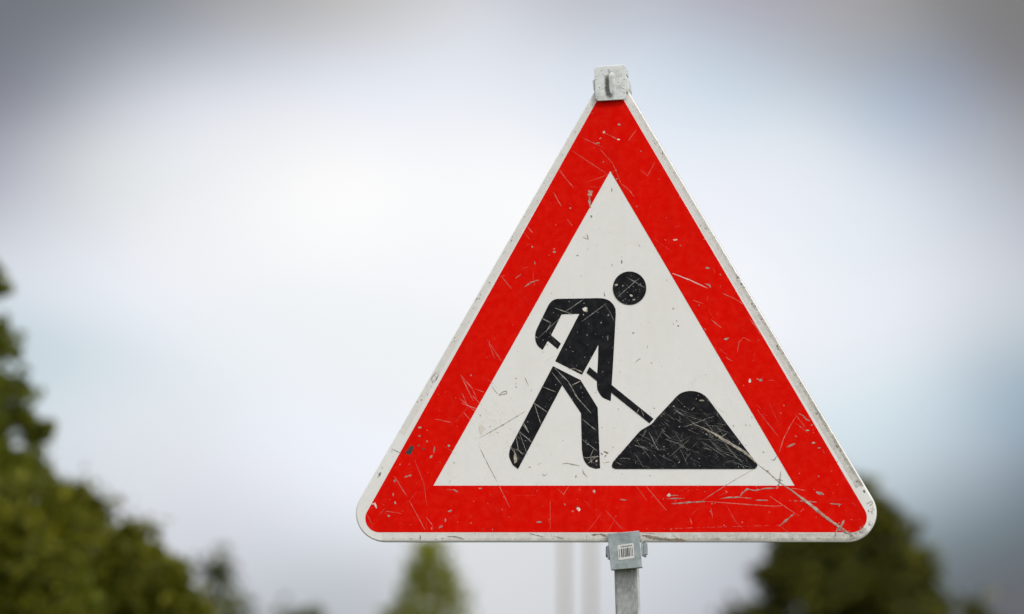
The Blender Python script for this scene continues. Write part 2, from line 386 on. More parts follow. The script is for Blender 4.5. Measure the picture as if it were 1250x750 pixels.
# right arm
chip(823.9, 293, 3, 1.2, 'white'); S_([(821, 333.9), (842, 342), (863.7, 352)], 1.5, 'white', .9); S_([(860, 346.5), (866, 348), (867.6, 351.5)], 2.0, 'grey'); chip(863.7, 327.5, 2.8, 1.4, 'grey'); S_([(870.5, 328), (873, 333)], 1.1)
S_([(881.9, 358.4), (894.7, 363.7), (908.5, 372.3)], 1.1, 'pale', .85); S_([(868, 390.4), (880.8, 400.6)], 1.4); chip(886.6, 413.9, 3.4, 1.2, 'grey', 1, -.3)
S_([(915, 389.3), (923, 399), (928.4, 409.6)], 1.2, 'pale', .8); S_([(900, 431), (902, 418), (907.5, 412), (917, 417)], .9, 'pale', .7); S_([(886, 436), (894.7, 441.6)], 1.5, 'pale', .9, .5)
chip(915.4, 465, 1.8, 3.6, 'white'); chip(928.8, 464.4, 2.6, 1.6, 'grey'); chip(925, 463, 1.2, 1, 'grey'); S_([(938, 464), (945, 465)], 1.0); S_([(845.6, 366.5), (858.4, 371)], .9, 'pale', .8)
S_([(951.4, 552), (956.5, 535.7), (964, 521), (973, 506.6)], 1.2, 'pale', .9); S_([(970.4, 505.3), (983, 521.8)], 1.0, 'pale', .7); S_([(975, 505), (981, 508), (984, 512), (989, 514)], 1.5, 'grey', 1, .5, .2)
S_([(960.3, 546.3), (970.9, 541.3)], 2.0, 'grey', 1, .5); chip(985.6, 525.6, 2.4, 1, 'grey'); chip(993, 540.8, 2, 1.2, 'grey'); chip(1000, 547, 2.2, .9, 'grey'); chip(991, 519, 1.6, 1, 'grey'); S_([(924, 500), (950, 533)], 1, 'faint', 1)
S_([(941.3, 561), (945, 562), (948.9, 556)], 1.2, 'dark'); chip(932, 552, 1.4, .8, 'dark'); chip(937, 575, 2, .9, 'dark'); S_([(948, 585), (956, 587)], 1.2, 'dark')
for x, y in ((900, 339), (906, 343), (918, 371), (929, 384), (930, 390), (949, 423), (997, 505), (1003, 512), (1009, 519), (1022, 545), (1032, 556), (1046, 588), (1055, 600), (1061, 640), (1050, 650), (905, 347)):
    chip(x, y, random.uniform(1, 2.2), random.uniform(.8, 1.4), 'dark', .95, random.uniform(0, 3))
S_([(994, 503), (997, 508)], 1.1, 'dark'); S_([(997, 500), (1000, 507)], 1.0, 'dark')
# white field
S_([(600.3, 470.7), (604, 477), (608.8, 482.4)], 1.0, 'grey', .8); S_([(608.8, 482.6), (613, 479), (618, 477.5), (619, 480.5), (612, 482), (609, 483)], 1.6, 'dark', .9); S_([(640.4, 460.6), (645.5, 471.7)], 1.1, 'dark', .8); chip(630, 462, 1.2, .8, 'grey')
S_([(775, 443), (779, 439.5), (782, 438)], 1.8, 'dark', .9, .5); chip(826, 392, 1, .8, 'dark'); chip(828, 398, 1.4, 1.2, 'dark'); chip(822, 377, 1.6, 1, 'beige')
S_([(686.4, 566.4), (692, 565.6), (698, 566.8), (707.7, 569)], 1.7, 'dark', .9, .6, .1); S_([(656, 567.5), (661, 565.6)], 1.9, 'beige', .9, .5); chip(646.5, 570.5, 1.8, 1, 'beige')
S_([(710.9, 571.8), (712.5, 578), (717, 582.4)], 1.5, 'dark', .8, .5, .1); chip(703, 582, 1, 2.4, 'dark', .8); S_([(662, 578), (664, 581), (668, 578.5)], 1.2, 'dark', .8)
for k in range(7): chip(737.5+random.uniform(-4, 5), 553.7+random.uniform(-3, 4), random.uniform(.8, 1.8), random.uniform(.6, 1.4), random.choice(['beige', 'dark', 'rust']), .85, random.uniform(0, 3))
S_([(736, 565), (745, 564)], 1.7, 'beige', .9, .6, .1)
for k in range(16):                                # pale scuffs fanning out beside the left leg
    a = random.uniform(.3, 1.1); x = random.uniform(560, 625); y = random.uniform(470, 545); L_ = random.uniform(15, 50)
    S_([(x, y), (x+L_*math.cos(a), y+L_*math.sin(a))], random.uniform(.6, 1.2), 'white', .35)
# head and body
S_([(764.8, 338.5), (788, 351.9)], 1.1, 'grey', .8); S_([(780.8, 339.6), (766, 352), (753.6, 363)], .9, 'grey', .7); chip(752.4, 348, 2.4, 1.3, 'beige'); chip(770.4, 361, 2.0, 1.4, 'white', 1, .5); chip(773.6, 366, 2.2, 1, 'beige')
S_([(712.8, 365.2), (690.4, 380.4)], 1.0, 'grey', .7); S_([(684, 388), (656, 414)], .8, 'grey', .5); S_([(676.8, 376), (688, 380), (700, 384.4)], 1.3, 'grey', .8); S_([(740, 370.8), (709.6, 393.2)], .9, 'grey', .8)
chip(714, 377.4, 3.2, 2.8, 'white'); chip(716, 380, 1.6, 1.6, 'beige'); S_([(660.8, 388.4), (672.8, 394.5)], 1.4, 'grey', .8); S_([(672.8, 394.5), (666.4, 406)], 1.2, 'grey', .7); S_([(737.6, 370.8), (745, 382), (750.4, 394)], .9, 'grey', .45)
S_([(693.8, 450.3), (702, 450.6), (710.9, 454.5)], 1.8, 'beige', .9, .5); S_([(740, 412), (742, 410), (742, 416)], 1.4, 'beige', .9)
# legs
S_([(676.8, 449.2), (693.8, 466.2), (704.5, 485.4), (721.5, 504.6)], 1.5, 'grey', .8, .5); S_([(698, 470.5), (708.7, 465.2)], 1.3, 'beige', .9); S_([(673.6, 454.5), (686, 470)], 1, 'grey', .8)
S_([(660.8, 471.6), (678.9, 479)], 1, 'grey', .8); S_([(651.2, 491.8), (668.2, 503.6)], 1, 'grey', .8); S_([(652, 492), (657, 508), (660.8, 519.5)], 1.2, 'grey', .8); S_([(638.4, 515.3), (645.8, 529)], 1.2, 'grey', .8)
S_([(633, 526), (650, 540.9)], 1.1, 'grey', .9); S_([(629.8, 532.3), (633, 549.4), (638.4, 556)], 1.4, 'grey', .8); S_([(634, 528), (644, 556)], .9, 'grey', .7); chip(628.8, 560, 2.4, 6.6, 'beige', 1, -.1); S_([(627, 549), (630, 556)], 1.4, 'beige', .9)
S_([(709.8, 511), (728, 526)], 1, 'grey', .8); S_([(710.9, 536.6), (730, 551.5)], 1.1, 'grey', .8); S_([(713, 559), (732, 557.5)], 1.4, 'grey', .9); S_([(724, 549), (721, 557), (722, 566)], 1.6, 'beige', .9, .5); S_([(718, 566), (730, 556)], 1.1, 'beige', .9); chip(728, 563, 1.4, 2, 'white', .9)
S_([(780, 499.3), (777, 505)], .9, 'grey'); S_([(783, 501), (786, 508)], .9, 'grey')
# heap
chip(856, 489, 3.8, 1, 'beige', 1, .1)
for k in range(340):
    x = random.uniform(752, 915); y = random.uniform(495, 570)
    a = random.gauss(.62, .22) if random.random() < .66 else random.uniform(-1.2, 1.4); L_ = random.choice([3, 5, 8, 12, 18, 30])*random.uniform(.6, 1.2)
    if not (inside((x, y), heap) and inside((x+L_*math.cos(a), y+L_*math.sin(a)), heap)): continue
    S_([(x, y), (x+L_*math.cos(a), y+L_*math.sin(a))], random.uniform(.35, 1.15), random.choice(['grey', 'grey', 'faint', 'faint', 'beige']), random.uniform(.2, .85))
# the many small ones everywhere
for k in range(380):
    x = random.uniform(440, 1065); y = random.uniform(125, 655); reg = region((x, y))
    if reg is None: continue
    low = (y-100)/560
    if reg in ('red', 'plate') and random.random() > .35+.65*low: continue
    a = random.choice([random.gauss(.9, .3), random.gauss(.55, .25), random.gauss(-.7, .3), random.uniform(-1.5, 1.5)])
    L_ = random.choice([4, 7, 11, 18, 30])*random.uniform(.6, 1.3)
    if reg == 'red': kd, al = random.choice([('faint', .9), ('faint', .9), ('pale', .55), ('dark', .35)])
    elif reg in ('plate', 'rim'): kd, al = random.choice([('white', .4), ('white', .4), ('white', .3), ('grey', .14)])
    else: kd, al = random.choice([('faint', .9), ('grey', .5)])
    p2 = (x+L_*math.cos(a), y+L_*math.sin(a)); pm = ((x+p2[0])/2+random.uniform(-1, 1), (y+p2[1])/2+random.uniform(-1, 1))
    S_([(x, y), pm, p2], random.uniform(.3, .8), kd, al*random.uniform(.4, 1.05), .4, random.choice([0, 0, .2]))
for k in range(560):
    x = random.uniform(440, 1065); y = random.uniform(125, 660); reg = region((x, y))
    if reg is None: continue
    if random.random() > .3+.7*(y-100)/560: continue
    s = random.choice([.45, .6, .8, 1.1]); kd, al = ('grey', .8) if reg == 'red' else (('dark', .5) if reg in ('plate', 'rim') else ('grey', .8))
    if reg == 'red' and random.random() < .5: kd, al = 'pale', .8
    chip(x, y, s*random.uniform(.8, 1.8), s*random.uniform(.6, 1), kd, al, random.uniform(0, 3), 6)
for k in range(150):
    reg = random.choice(['figure_body', 'figure_legs', 'earth_heap', 'figure_head']); P = pieces[reg]
    x = random.uniform(min(p[0] for p in P), max(p[0] for p in P)); y = random.uniform(min(p[1] for p in P), max(p[1] for p in P))
    if not inside((x, y), P): continue
    chip(x, y, random.uniform(.4, 1), random.uniform(.3, .8), 'grey', .8, random.uniform(0, 3), 6)
for side in range(70):                            # nicks and grime along the rim's outer edge
    t_ = random.random(); e = random.choice([0, 1, 2])
    a, b = [((724, 118), (455, 585)), ((470, 659.6), (1035, 659.6)), ((770, 118), (1058, 598))][e]
    x, y = a[0]+(b[0]-a[0])*t_, a[1]+(b[1]-a[1])*t_
    x += random.uniform(0, 5)*(1 if e == 0 else -1 if e == 2 else 0); y -= random.uniform(.5, 3) if e == 1 else 0
    chip(x, y, random.uniform(.6, 2), random.uniform(.4, 1), random.choice(['dark', 'rust', 'grey']), .6, (-1.05, 0, 1.05)[e], 6)

# film of dirt on the white rim, lens vignetting painted in towards lower right
dirt_vignette = []
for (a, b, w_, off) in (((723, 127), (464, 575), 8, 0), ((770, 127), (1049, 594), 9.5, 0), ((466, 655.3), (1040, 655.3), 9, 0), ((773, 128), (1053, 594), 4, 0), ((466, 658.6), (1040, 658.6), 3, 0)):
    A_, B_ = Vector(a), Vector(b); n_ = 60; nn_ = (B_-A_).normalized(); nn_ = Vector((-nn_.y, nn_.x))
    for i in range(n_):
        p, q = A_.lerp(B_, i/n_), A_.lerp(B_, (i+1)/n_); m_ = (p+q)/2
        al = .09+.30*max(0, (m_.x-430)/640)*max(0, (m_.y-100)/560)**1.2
        quad([tuple(p+nn_*w_/2), tuple(p-nn_*w_/2), tuple(q-nn_*w_/2), tuple(q+nn_*w_/2)], 'rimdirt_vignette', al*random.uniform(.85, 1.15))
for i in range(24):                                 # dirt and painted vignetting round the lower right corner
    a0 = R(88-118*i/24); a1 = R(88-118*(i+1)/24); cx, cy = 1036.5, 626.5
    quad([(cx+r_*math.cos(a_), cy+r_*math.sin(a_)) for r_, a_ in ((24, a0), (33, a0), (33, a1), (24, a1))], 'rimdirt_vignette', .42*random.uniform(.8, 1.1))
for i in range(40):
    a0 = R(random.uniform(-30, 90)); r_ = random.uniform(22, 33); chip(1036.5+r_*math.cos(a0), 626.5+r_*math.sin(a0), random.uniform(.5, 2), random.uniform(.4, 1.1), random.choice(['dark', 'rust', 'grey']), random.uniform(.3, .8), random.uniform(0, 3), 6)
for i in range(130):                                # black chips and scrapes along the rim
    t_ = random.random()**.7; e = random.choice([0, 1, 1, 2])
    a, b = [((723, 124), (458, 582)), ((770, 124), (1054, 592)), ((470, 656), (1035, 656))][e]
    x, y = a[0]+(b[0]-a[0])*t_+random.uniform(-5, 5)*(e != 2), a[1]+(b[1]-a[1])*t_+random.uniform(-3, 3)*(e == 2)
    chip(x, y, random.uniform(.4, 1.8), random.uniform(.3, .8), random.choice(['dark', 'dark', 'grey', 'rust']), random.uniform(.3, .75), random.uniform(0, 3), 6)

def flat_with_wear(name, loops, ly, mats, wl, parent=root, thick=None):
    """fills outline(s) in the sign plane; thick makes it a plate; adds its wear marks just proud of it"""
    bm = bmesh.new(); cl = bm.loops.layers.float_color.new('wear')
    edges = []
    for lp in loops:
        vs = [bm.verts.new(loc(x, y, ly)) for x, y in lp]
        for i in range(len(vs)): edges.append(bm.edges.new((vs[i], vs[(i+1) % len(vs)])))
    bmesh.ops.triangle_fill(bm, edges=edges, use_beauty=True, use_dissolve=False)
    for f in bm.faces:
        if f.normal.y > 0: f.normal_flip()
    if thick:
        ring = [v for v in bm.verts]; n0 = len(ring); lp = loops[0]; cen = sum((v.co for v in ring), Vector())/n0
        r1 = []; r2 = []; mv = []
        for i, v in enumerate(ring):                # rolled rim, then the flange going back
            a = ring[i-1].co; b = ring[(i+1) % n0].co; tdir = (b-a).normalized(); nrm = Vector((tdir.z, 0, -tdir.x))
            if nrm.dot(v.co-cen) < 0: nrm = -nrm
            r1.append(bm.verts.new(v.co+nrm*.0008+Vector((0, .0014, 0)))); r2.append(bm.verts.new(v.co+nrm*.0010+Vector((0, thick, 0)))); mv.append((v, v.co-nrm*.0014))
        for v, c_ in mv: v.co = c_
        for i in range(n0):
            j = (i+1) % n0
            f1 = bm.faces.new((ring[i], ring[j], r1[j], r1[i])); f2 = bm.faces.new((r1[i], r1[j], r2[j], r2[i]))
            f1.material_index = 0; f2.material_index = 2
        back = bm.faces.new(r2); back.material_index = 2
        bmesh.ops.recalc_face_normals(bm, faces=bm.faces[:])
    for i, (pts, c) in enumerate(wl):
        dl = ly-.00025-(i % 7)*.00003
        try: f = bm.faces.new([bm.verts.new(loc(x, y, dl)) for x, y in pts])
        except ValueError: continue
        f.normal_update()
        if f.normal.y > 0: f.normal_flip()
        f.material_index = 1
        for l in f.loops: l[cl] = c
    me = bpy.data.meshes.new(name); bm.to_mesh(me); bm.free()
    return link(name, me, mats, parent)
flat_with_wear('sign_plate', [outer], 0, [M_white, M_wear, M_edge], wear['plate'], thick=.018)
flat_with_wear('red_border', [red_o, red_i], -.0003, [M_red, M_wear], wear['red'])
for k, (nm, P) in enumerate(pieces.items()):
    o = flat_with_wear(nm, [P], -.0004-.00012*k, [M_black, M_wear], wear[nm])

# ---- slabs for clamps and post
def slab(name, pts, y0, y1, m, parent, bev=.0008, seg=2):
    bm = bmesh.new()
    f0 = [bm.verts.new(loc(x, y, y0)) for x, y in pts]
    f1 = [bm.verts.new((v.co.x, y1, v.co.z)) for v in f0]
    bm.faces.new(f0); bm.faces.new(list(reversed(f1)))
    n = len(f0)
    for i in range(n): bm.faces.new((f0[i], f1[i], f1[(i+1) % n], f0[(i+1) % n]))
    bmesh.ops.recalc_face_normals(bm, faces=bm.faces[:])
    if bev: bmesh.ops.bevel(bm, geom=bm.edges[:], offset=bev, segments=seg, profile=.5, affect='EDGES')
    me = bpy.data.meshes.new(name); bm.to_mesh(me); bm.free()
    return link(name, me, m, parent)
def tube(name, a, b, r, m, parent, n=16, bev=0):
    a = Vector(a); b = Vector(b); bm = bmesh.new()
    mt = Matrix.Translation((a+b)/2) @ (b-a).to_track_quat('Z', 'Y').to_matrix().to_4x4()
    bmesh.ops.create_cone(bm, cap_ends=True, segments=n, radius1=r, radius2=r, depth=(b-a).length, matrix=mt)
    if bev: bmesh.ops.bevel(bm, geom=[e for e in bm.edges if len(e.link_faces) == 2 and e.calc_face_angle() > 1], offset=bev, segments=2, affect='EDGES')
    for f in bm.faces: f.smooth = n > 8 and len(f.verts) == 4
    me = bpy.data.meshes.new(name); bm.to_mesh(me); bm.free()
    return link(name, me, m, parent)

# post: 40 mm square tube leaning slightly, behind the plate
pt = loc(744.5, 96, .02); pb = loc(765.4, 745, .02)
dirp = (pb-pt).normalized()
base = pb+dirp*((pb.z+.10)/-dirp.z)
bm = bmesh.new()
XA = Vector((-dirp.z, 0, dirp.x)); XA = XA if XA.x > 0 else -XA
hw = .0193; Y0, Y1 = .0185, .0585
prof = []
for (sx, sy) in ((-1, 0), (1, 0), (1, 1), (-1, 1)):      # rounded square
    for k in range(4):
        a0 = {(-1, 0): 180, (1, 0): 270, (1, 1): 0, (-1, 1): 90}[(sx, sy)]+k*30
        r_ = .004
        prof.append((sx*(hw-r_)+r_*math.cos(R(a0)), (Y0+r_ if sy == 0 else Y1-r_)+r_*math.sin(R(a0))))
rings = []
for P_ in (pt, base):
    rings.append([bm.verts.new(Vector((P_.x, 0, P_.z))+XA*x+Vector((0, y, 0))) for x, y in prof])
n = len(prof)
for i in range(n):
    f = bm.faces.new((rings[0][i], rings[0][(i+1) % n], rings[1][(i+1) % n], rings[1][i]))
    if i in (6, 7): f.material_index = 1                 # right side painted lighter, imitating the light on it
bm.faces.new(rings[0]); bm.faces.new(rings[1]); bmesh.ops.recalc_face_normals(bm, faces=bm.faces[:])
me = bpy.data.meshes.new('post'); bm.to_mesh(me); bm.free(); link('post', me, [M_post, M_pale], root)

# lower clamp
lc = empty('lower_clamp', (0, 0, 0)); lc.parent = root
bpy.data.objects.remove(lc)
lower = slab('lower_clamp', [(741.2, 651.6), (780.2, 648), (783.8, 692.8), (745.7, 696.1)], -.0062, -.0035, M_zinc, root, .0007)
# returns of the clamp running back round the post
def box_loc(name, px0, py0, px1, py1, y0, y1, m, parent, bev=.0006):
    return slab(name, [(px0, py0), (px1, py0+.0), (px1+.6, py1), (px0+.6, py1)], y0, y1, m, parent, bev)
box_loc('clamp_jaw', 741.0, 666, 743.4, 683, -.0036, .060, M_zinc, lower)
box_loc('clamp_jaw', 782.6, 661, 784.9, 679, -.0036, .060, M_zinc, lower)
a = loc(739.8, 674, .010); tube('bolt_head', a, a+Vector((.005, 0, 0)), .0095, M_zinc, lower, 6, .0006)
a = loc(783, 670, .010); tube('bolt', a, a+Vector((.0075, 0, 0)), .004, M_edge, lower, 14)
slab('nut', [(785.3, 663.2), (789.4, 663.0), (790.0, 677.2), (785.9, 677.6)], .002, .016, M_zinc, lower, .0007)
slab('clamp_lip', [(746.2, 694.4), (783.2, 691.4), (783.3, 693.2), (746.3, 696.4)], -.0036, .017, M_zinc, lower, 0)
lab = slab('barcode_label', round_poly([(753.7, 665.9), (773.2, 662.9), (774.4, 681.4), (755.0, 684.1)], [1.2]*4, 3), -.0066, -.0062, M_paper, lower, 0)
bm = bmesh.new()
def inkq(u0, v0, u1, v1):
    A, Bq, Cq, D = Vector((753.7, 665.9)), Vector((773.2, 662.9)), Vector((774.4, 681.4)), Vector((755.0, 684.1))
    def P2(u, v): return A.lerp(Bq, u).lerp(D.lerp(Cq, u), v)
    bm.faces.new([bm.verts.new(loc(*P2(u, v), -.0068)) for u, v in ((u0, v0), (u0, v1), (u1, v1), (u1, v0))])
u = .2
while u < .9:
    w = random.choice([.025, .035, .055, .075]); inkq(u, .27+random.uniform(-.02, .02), min(u+w, .92), .84); u += w+random.choice([.03, .045, .06])
for k in range(9): inkq(.2+k*.08, .10, .245+k*.08, .19)
inkq(.06, .25, .085, .85); inkq(.11, .3, .125, .8)
me = bpy.data.meshes.new('barcode'); bm.to_mesh(me); bm.free(); link('barcode', me, M_ink, lab)
# the sub-part of a part may not nest deeper: barcode goes beside its label under the clamp
bpy.data.objects['barcode'].parent = lower

# upper clamp
ucl = slab('upper_clamp', round_poly([(725.4, 81.4), (763.6, 78.7), (764.6, 121.6), (726.6, 123.8)], [4.2, 3.2, 3.6, 4.2], 4), -.0082, -.0045, M_pale, root, .0011, 3)
slab('clamp_jaw', [(723.2, 98.5), (726, 96.8), (726.4, 111.8), (724.6, 110.2)], -.0046, .055, M_pale, ucl, .0008)
slab('clamp_jaw', [(763.6, 91.5), (765.6, 95), (768, 108), (766.8, 113.5), (764, 112)], -.0046, .055, M_pale, ucl, .0010)
a = loc(745.2, 102, -.0046)
slab('clamp_cap', [(727.5, 83), (762.5, 81), (763.5, 90), (727.5, 90)], -.0046, .060, M_pale, ucl, .001)
# pressed rib standing out of the plate
bm = bmesh.new(); nu, nv = 14, 28; top = loc(745.6, 86.5, -.008); bot = loc(748.2, 117.5, -.008); ax = bot-top; L_ = ax.length; axn = ax.normalized(); sd = Vector((-axn.z, 0, axn.x)); sd = sd if sd.x > 0 else -sd
g = []
for j in range(nv+1):
    t_ = j/nv; wv = .0062*min(1, math.sqrt(max(0, 1-(1-2*t_)**8)))+.0001; row = []
    for i in range(nu+1):
        s = -1+2*i/nu; h = .0013*(math.cos(s*math.pi/2)**.8 if abs(s) < 1 else 0)*min(1, 6*t_, 6*(1-t_))
        p = top+ax*t_+sd*s*wv; row.append(bm.verts.new((p.x, -.0079-h, p.z)))
    g.append(row)
for j in range(nv):
    for i in range(nu): f = bm.faces.new((g[j][i], g[j][i+1], g[j+1][i+1], g[j+1][i])); f.smooth = True
bmesh.ops.recalc_face_normals(bm, faces=bm.faces[:])
me = bpy.data.meshes.new('pressed_rib'); bm.to_mesh(me); bm.free(); link('pressed_rib', me, M_pale, ucl)
# shade painted along the left of the rib, together with grime specks
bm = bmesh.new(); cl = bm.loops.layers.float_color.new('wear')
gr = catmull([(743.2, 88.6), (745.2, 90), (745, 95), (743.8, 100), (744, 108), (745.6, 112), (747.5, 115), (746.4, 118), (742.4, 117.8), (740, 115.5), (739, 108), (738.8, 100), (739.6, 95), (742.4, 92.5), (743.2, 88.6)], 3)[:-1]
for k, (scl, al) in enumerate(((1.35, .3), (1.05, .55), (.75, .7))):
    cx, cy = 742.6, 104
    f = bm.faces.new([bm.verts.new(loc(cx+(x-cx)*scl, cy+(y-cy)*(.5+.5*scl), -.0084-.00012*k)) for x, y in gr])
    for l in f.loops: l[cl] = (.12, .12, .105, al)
for k in range(60):
    x = random.uniform(728, 762); y = random.uniform(84, 120); s = random.uniform(.4, 1.3)
    f = bm.faces.new([bm.verts.new(loc(x+s*math.cos(a_)*random.uniform(.6, 1.5), y+s*math.sin(a_)*.7, -.0083)) for a_ in np.linspace(0, 2*math.pi, 7)[:-1]])
    for l in f.loops: l[cl] = (.22, .21, .18, .4)
me = bpy.data.meshes.new('rib_shade_grime'); bm.to_mesh(me); bm.free(); link('rib_shade_grime', me, M_wear, ucl)

# ------------------------------------------------------------------ trees
def tree(name, label, cat, base, height, prof, leaf, n_clump, per, lsize, csize, lm, seed, zlow=.12, group=None, trunk_r=.09, flat=1.0):
    """prof(t) gives the crown radius at relative height t (0 bottom, 1 top)"""
    rg = np.random.default_rng(seed)
    r0 = empty(name, base); tag(r0, label, cat, group)
    # clump centres: mostly near the shell, uneven
    lob = rg.uniform(0, 2*math.pi, 6)
    cs = []
    while len(cs) < n_clump:
        t_ = zlow+(1-zlow)*rg.random()**.9; a_ = rg.uniform(0, 2*math.pi)
        rr = prof(t_)*(1+.08*math.sin(3*a_+lob[0]+5*t_)+.09*math.sin(5*a_+lob[1]+14*t_)+.10*math.sin(2*a_+lob[2]+31*t_))
        q = rg.random()**.45
        cs.append((rr*q*math.cos(a_), rr*q*math.sin(a_), t_*height))
    cs = np.array(cs)
    m_ = n_clump*per; idx = rg.integers(0, n_clump, m_)
    sz = csize*rg.uniform(.5, 1.35, n_clump)
    P = cs[idx]+rg.normal(0, 1, (m_, 3))*sz[idx][:, None]*np.array([1, 1, .75*flat])
    # leaf quads (diamond shaped) with random attitude
    d1 = rg.normal(0, 1, (m_, 3)); d1 /= np.linalg.norm(d1, axis=1)[:, None]
    d2 = np.cross(d1, rg.normal(0, 1, (m_, 3))); d2 /= np.linalg.norm(d2, axis=1)[:, None]
    s = lsize*rg.uniform(.6, 1.3, m_)[:, None]
    V = np.stack([P-d1*s, P+d2*s*.5, P+d1*s, P-d2*s*.5], 1).reshape(-1, 3)
    me = bpy.data.meshes.new('crown'); me.vertices.add(len(V)); me.vertices.foreach_set('co', V.ravel())
    me.loops.add(len(V)); me.loops.foreach_set('vertex_index', np.arange(len(V), dtype=np.int32))
    me.polygons.add(m_); me.polygons.foreach_set('loop_start', np.arange(0, len(V), 4, dtype=np.int32))
    try: me.polygons.foreach_set('loop_total', np.full(m_, 4, dtype=np.int32))
    except Exception: pass
    me.update(calc_edges=True); me.validate()
    link('crown', me, lm, r0)
    # trunk and limbs
    bm = bmesh.new()
    def limb(a, b, ra, rb, k=7):
        a = Vector(a); b = Vector(b); q = (b-a).to_track_quat('Z', 'Y'); A = []; Bv = []
        for i in range(k):
            w = 2*math.pi*i/k; o_ = Vector((math.cos(w), math.sin(w), 0)); A.append(bm.verts.new(a+q @ (o_*ra))); Bv.append(bm.verts.new(b+q @ (o_*rb)))
        for i in range(k): bm.faces.new((A[i], A[(i+1) % k], Bv[(i+1) % k], Bv[i]))
        bm.faces.new(list(reversed(A))); bm.faces.new(Bv)
    p = Vector((0, 0, -.15)); nseg = 6
    for i in range(nseg):
        q = Vector((rg.uniform(-.06, .06)*height/6, rg.uniform(-.06, .06)*height/6, height*.92*(i+1)/nseg))
        limb(p, q, trunk_r*(1-i/nseg*.85), trunk_r*(1-(i+1)/nseg*.85)); p = q
    for i in range(min(26, n_clump)):
        c = cs[rg.integers(0, n_clump)]; z0 = max(.3, c[2]-.25*height*rg.uniform(.4, 1)); limb((0, 0, z0), (c[0]*.9, c[1]*.9, c[2]), trunk_r*.33, trunk_r*.08, 5)
    me = bpy.data.meshes.new('trunk'); bm.to_mesh(me); bm.free(); link('trunk', me, M_bark, r0)
    return r0
def gnd(px, Y): p = at(px, 375, Y); return Vector((p.x, Y, -.02))
def ztop(py, Y): return at(625, py, Y).z+.02
def profile(Y, top, pts):
    """crown radius against relative height, from widths (in photo units) at heights along the crown"""
    H = ztop(top, Y); k = Y/F
    hs = [ztop(y, Y)/H for y, r in pts][::-1]; rs = [r*k for y, r in pts][::-1]
    def f(t_):
        if t_ <= hs[0]: return rs[0]*min(1, .35+.65*t_/max(hs[0], .01)) if t_ > .05 else rs[0]*.4
        for a in range(len(hs)-1):
            if t_ <= hs[a+1]:
                q = (t_-hs[a])/(hs[a+1]-hs[a]); return rs[a]*(1-q)+rs[a+1]*q
        return rs[-1]
    return f
def grow(name, label, cat, px, Y, top, pts, n, per, ls, cs_, lm, seed, group=None, tr=.09, flat=1):
    return tree(name, label, cat, gnd(px, Y), ztop(top, Y), profile(Y, top, pts), 'l', n, per, ls, cs_, lm, seed, .06, group, tr, flat)
YL = 28.0
g1 = 'olive green trees at the left edge'
grow('broadleaf_tree', 'tallest blurred olive green tree, cut off by the left edge of the photo', 'tree', -121, YL, 262,
     [(262, 5), (312, 78), (338, 112), (352, 130), (372, 124), (400, 138), (436, 150), (452, 134), (490, 160), (550, 178), (600, 196), (650, 215), (800, 235)], 950, 85, .034, .047, M_leafE, 11, g1)
grow('broadleaf_tree', 'blurred olive green tree with a rounded top just right of the tallest left tree', 'tree', 92, YL+1.5, 604,
     [(604, 8), (620, 34), (650, 60), (700, 80), (800, 95)], 320, 75, .034, .048, M_leafA, 12, g1)
grow('broadleaf_tree', 'blurred olive tree midway down the slope falling from the left edge', 'tree', 163, YL+.5, 648,
     [(648, 5), (662, 25), (690, 52), (730, 72), (800, 85)], 300, 75, .034, .048, M_leafA, 13, g1)
grow('shrub', 'low olive shrub filling the bottom left corner in front of the tallest tree', 'shrub', 28, YL-2, 594,
     [(594, 24), (625, 62), (700, 100), (800, 110)], 260, 70, .034, .052, M_leafA, 14, g1)
grow('shrub', 'lowest blurred olive shrub at the foot of the left slope of trees', 'shrub', 212, YL, 690,
     [(690, 6), (710, 24), (750, 42), (800, 50)], 120, 70, .034, .048, M_leafA, 15, g1)
YB = 62.0
grow('pointed_tree', 'small dark bluish green pointed tree right of the olive trees on the left', 'tree', 266, YB, 686,
     [(686, 4), (698, 9), (710, 20), (726, 36), (752, 58), (800, 80)], 150, 12, .07, .09, M_leafD, 16)
grow('shrub', 'tiny blurred green bush top at the bottom edge, left of the small central tree', 'shrub', 368, YB+6, 736,
     [(736, 5), (750, 18), (790, 30)], 60, 60, .075, .11, M_leafD, 17)
YC = 70.0
grow('pointed_tree', 'small pale yellow green tree standing alone below the left half of the sign', 'tree', 524, YC, 666,
     [(666, 3), (680, 10), (690, 22), (702, 33), (718, 40), (742, 48), (762, 58), (820, 78)], 260, 16, .075, .085, M_leafC, 18)
YR = 90.0
grow('conifer_tree', 'large dark olive conical tree behind the lower right corner of the sign', 'tree', 1033, YR, 594,
     [(594, 5), (608, 26), (628, 52), (646, 78), (665, 80), (697, 102), (715, 106), (750, 128), (820, 155)], 620, 75, .10, .115, M_leafB, 19, None, .14)
grow('conifer_tree', 'tiny dark conical tree top at the bottom edge, right of the large dark tree', 'tree', 1188, YR+8, 738,
     [(738, 2), (750, 9), (770, 22), (800, 34)], 60, 50, .10, .14, M_leafB, 20)
# slender masts far behind the sign
for px, lb in ((689, 'left of two slender blurred beige masts seen just below the sign'), (721, 'right of two slender blurred beige masts, the one nearer the sign post')):
    YM = 75.0; b0 = gnd(px, YM); r0 = empty('slender_mast', b0); tag(r0, lb, 'mast', 'slender masts behind the sign')
    h = ztop(520, YM)
    tube('pole', (0, 0, -.1), (0, 0, h), .032, M_mast, r0, 14)
    tube('base_plate', (0, 0, .0), (0, 0, .05), .16, M_mast, r0, 16)
    tube('cap', (0, 0, h), (0, 0, h+.05), .05, M_mast, r0, 14)

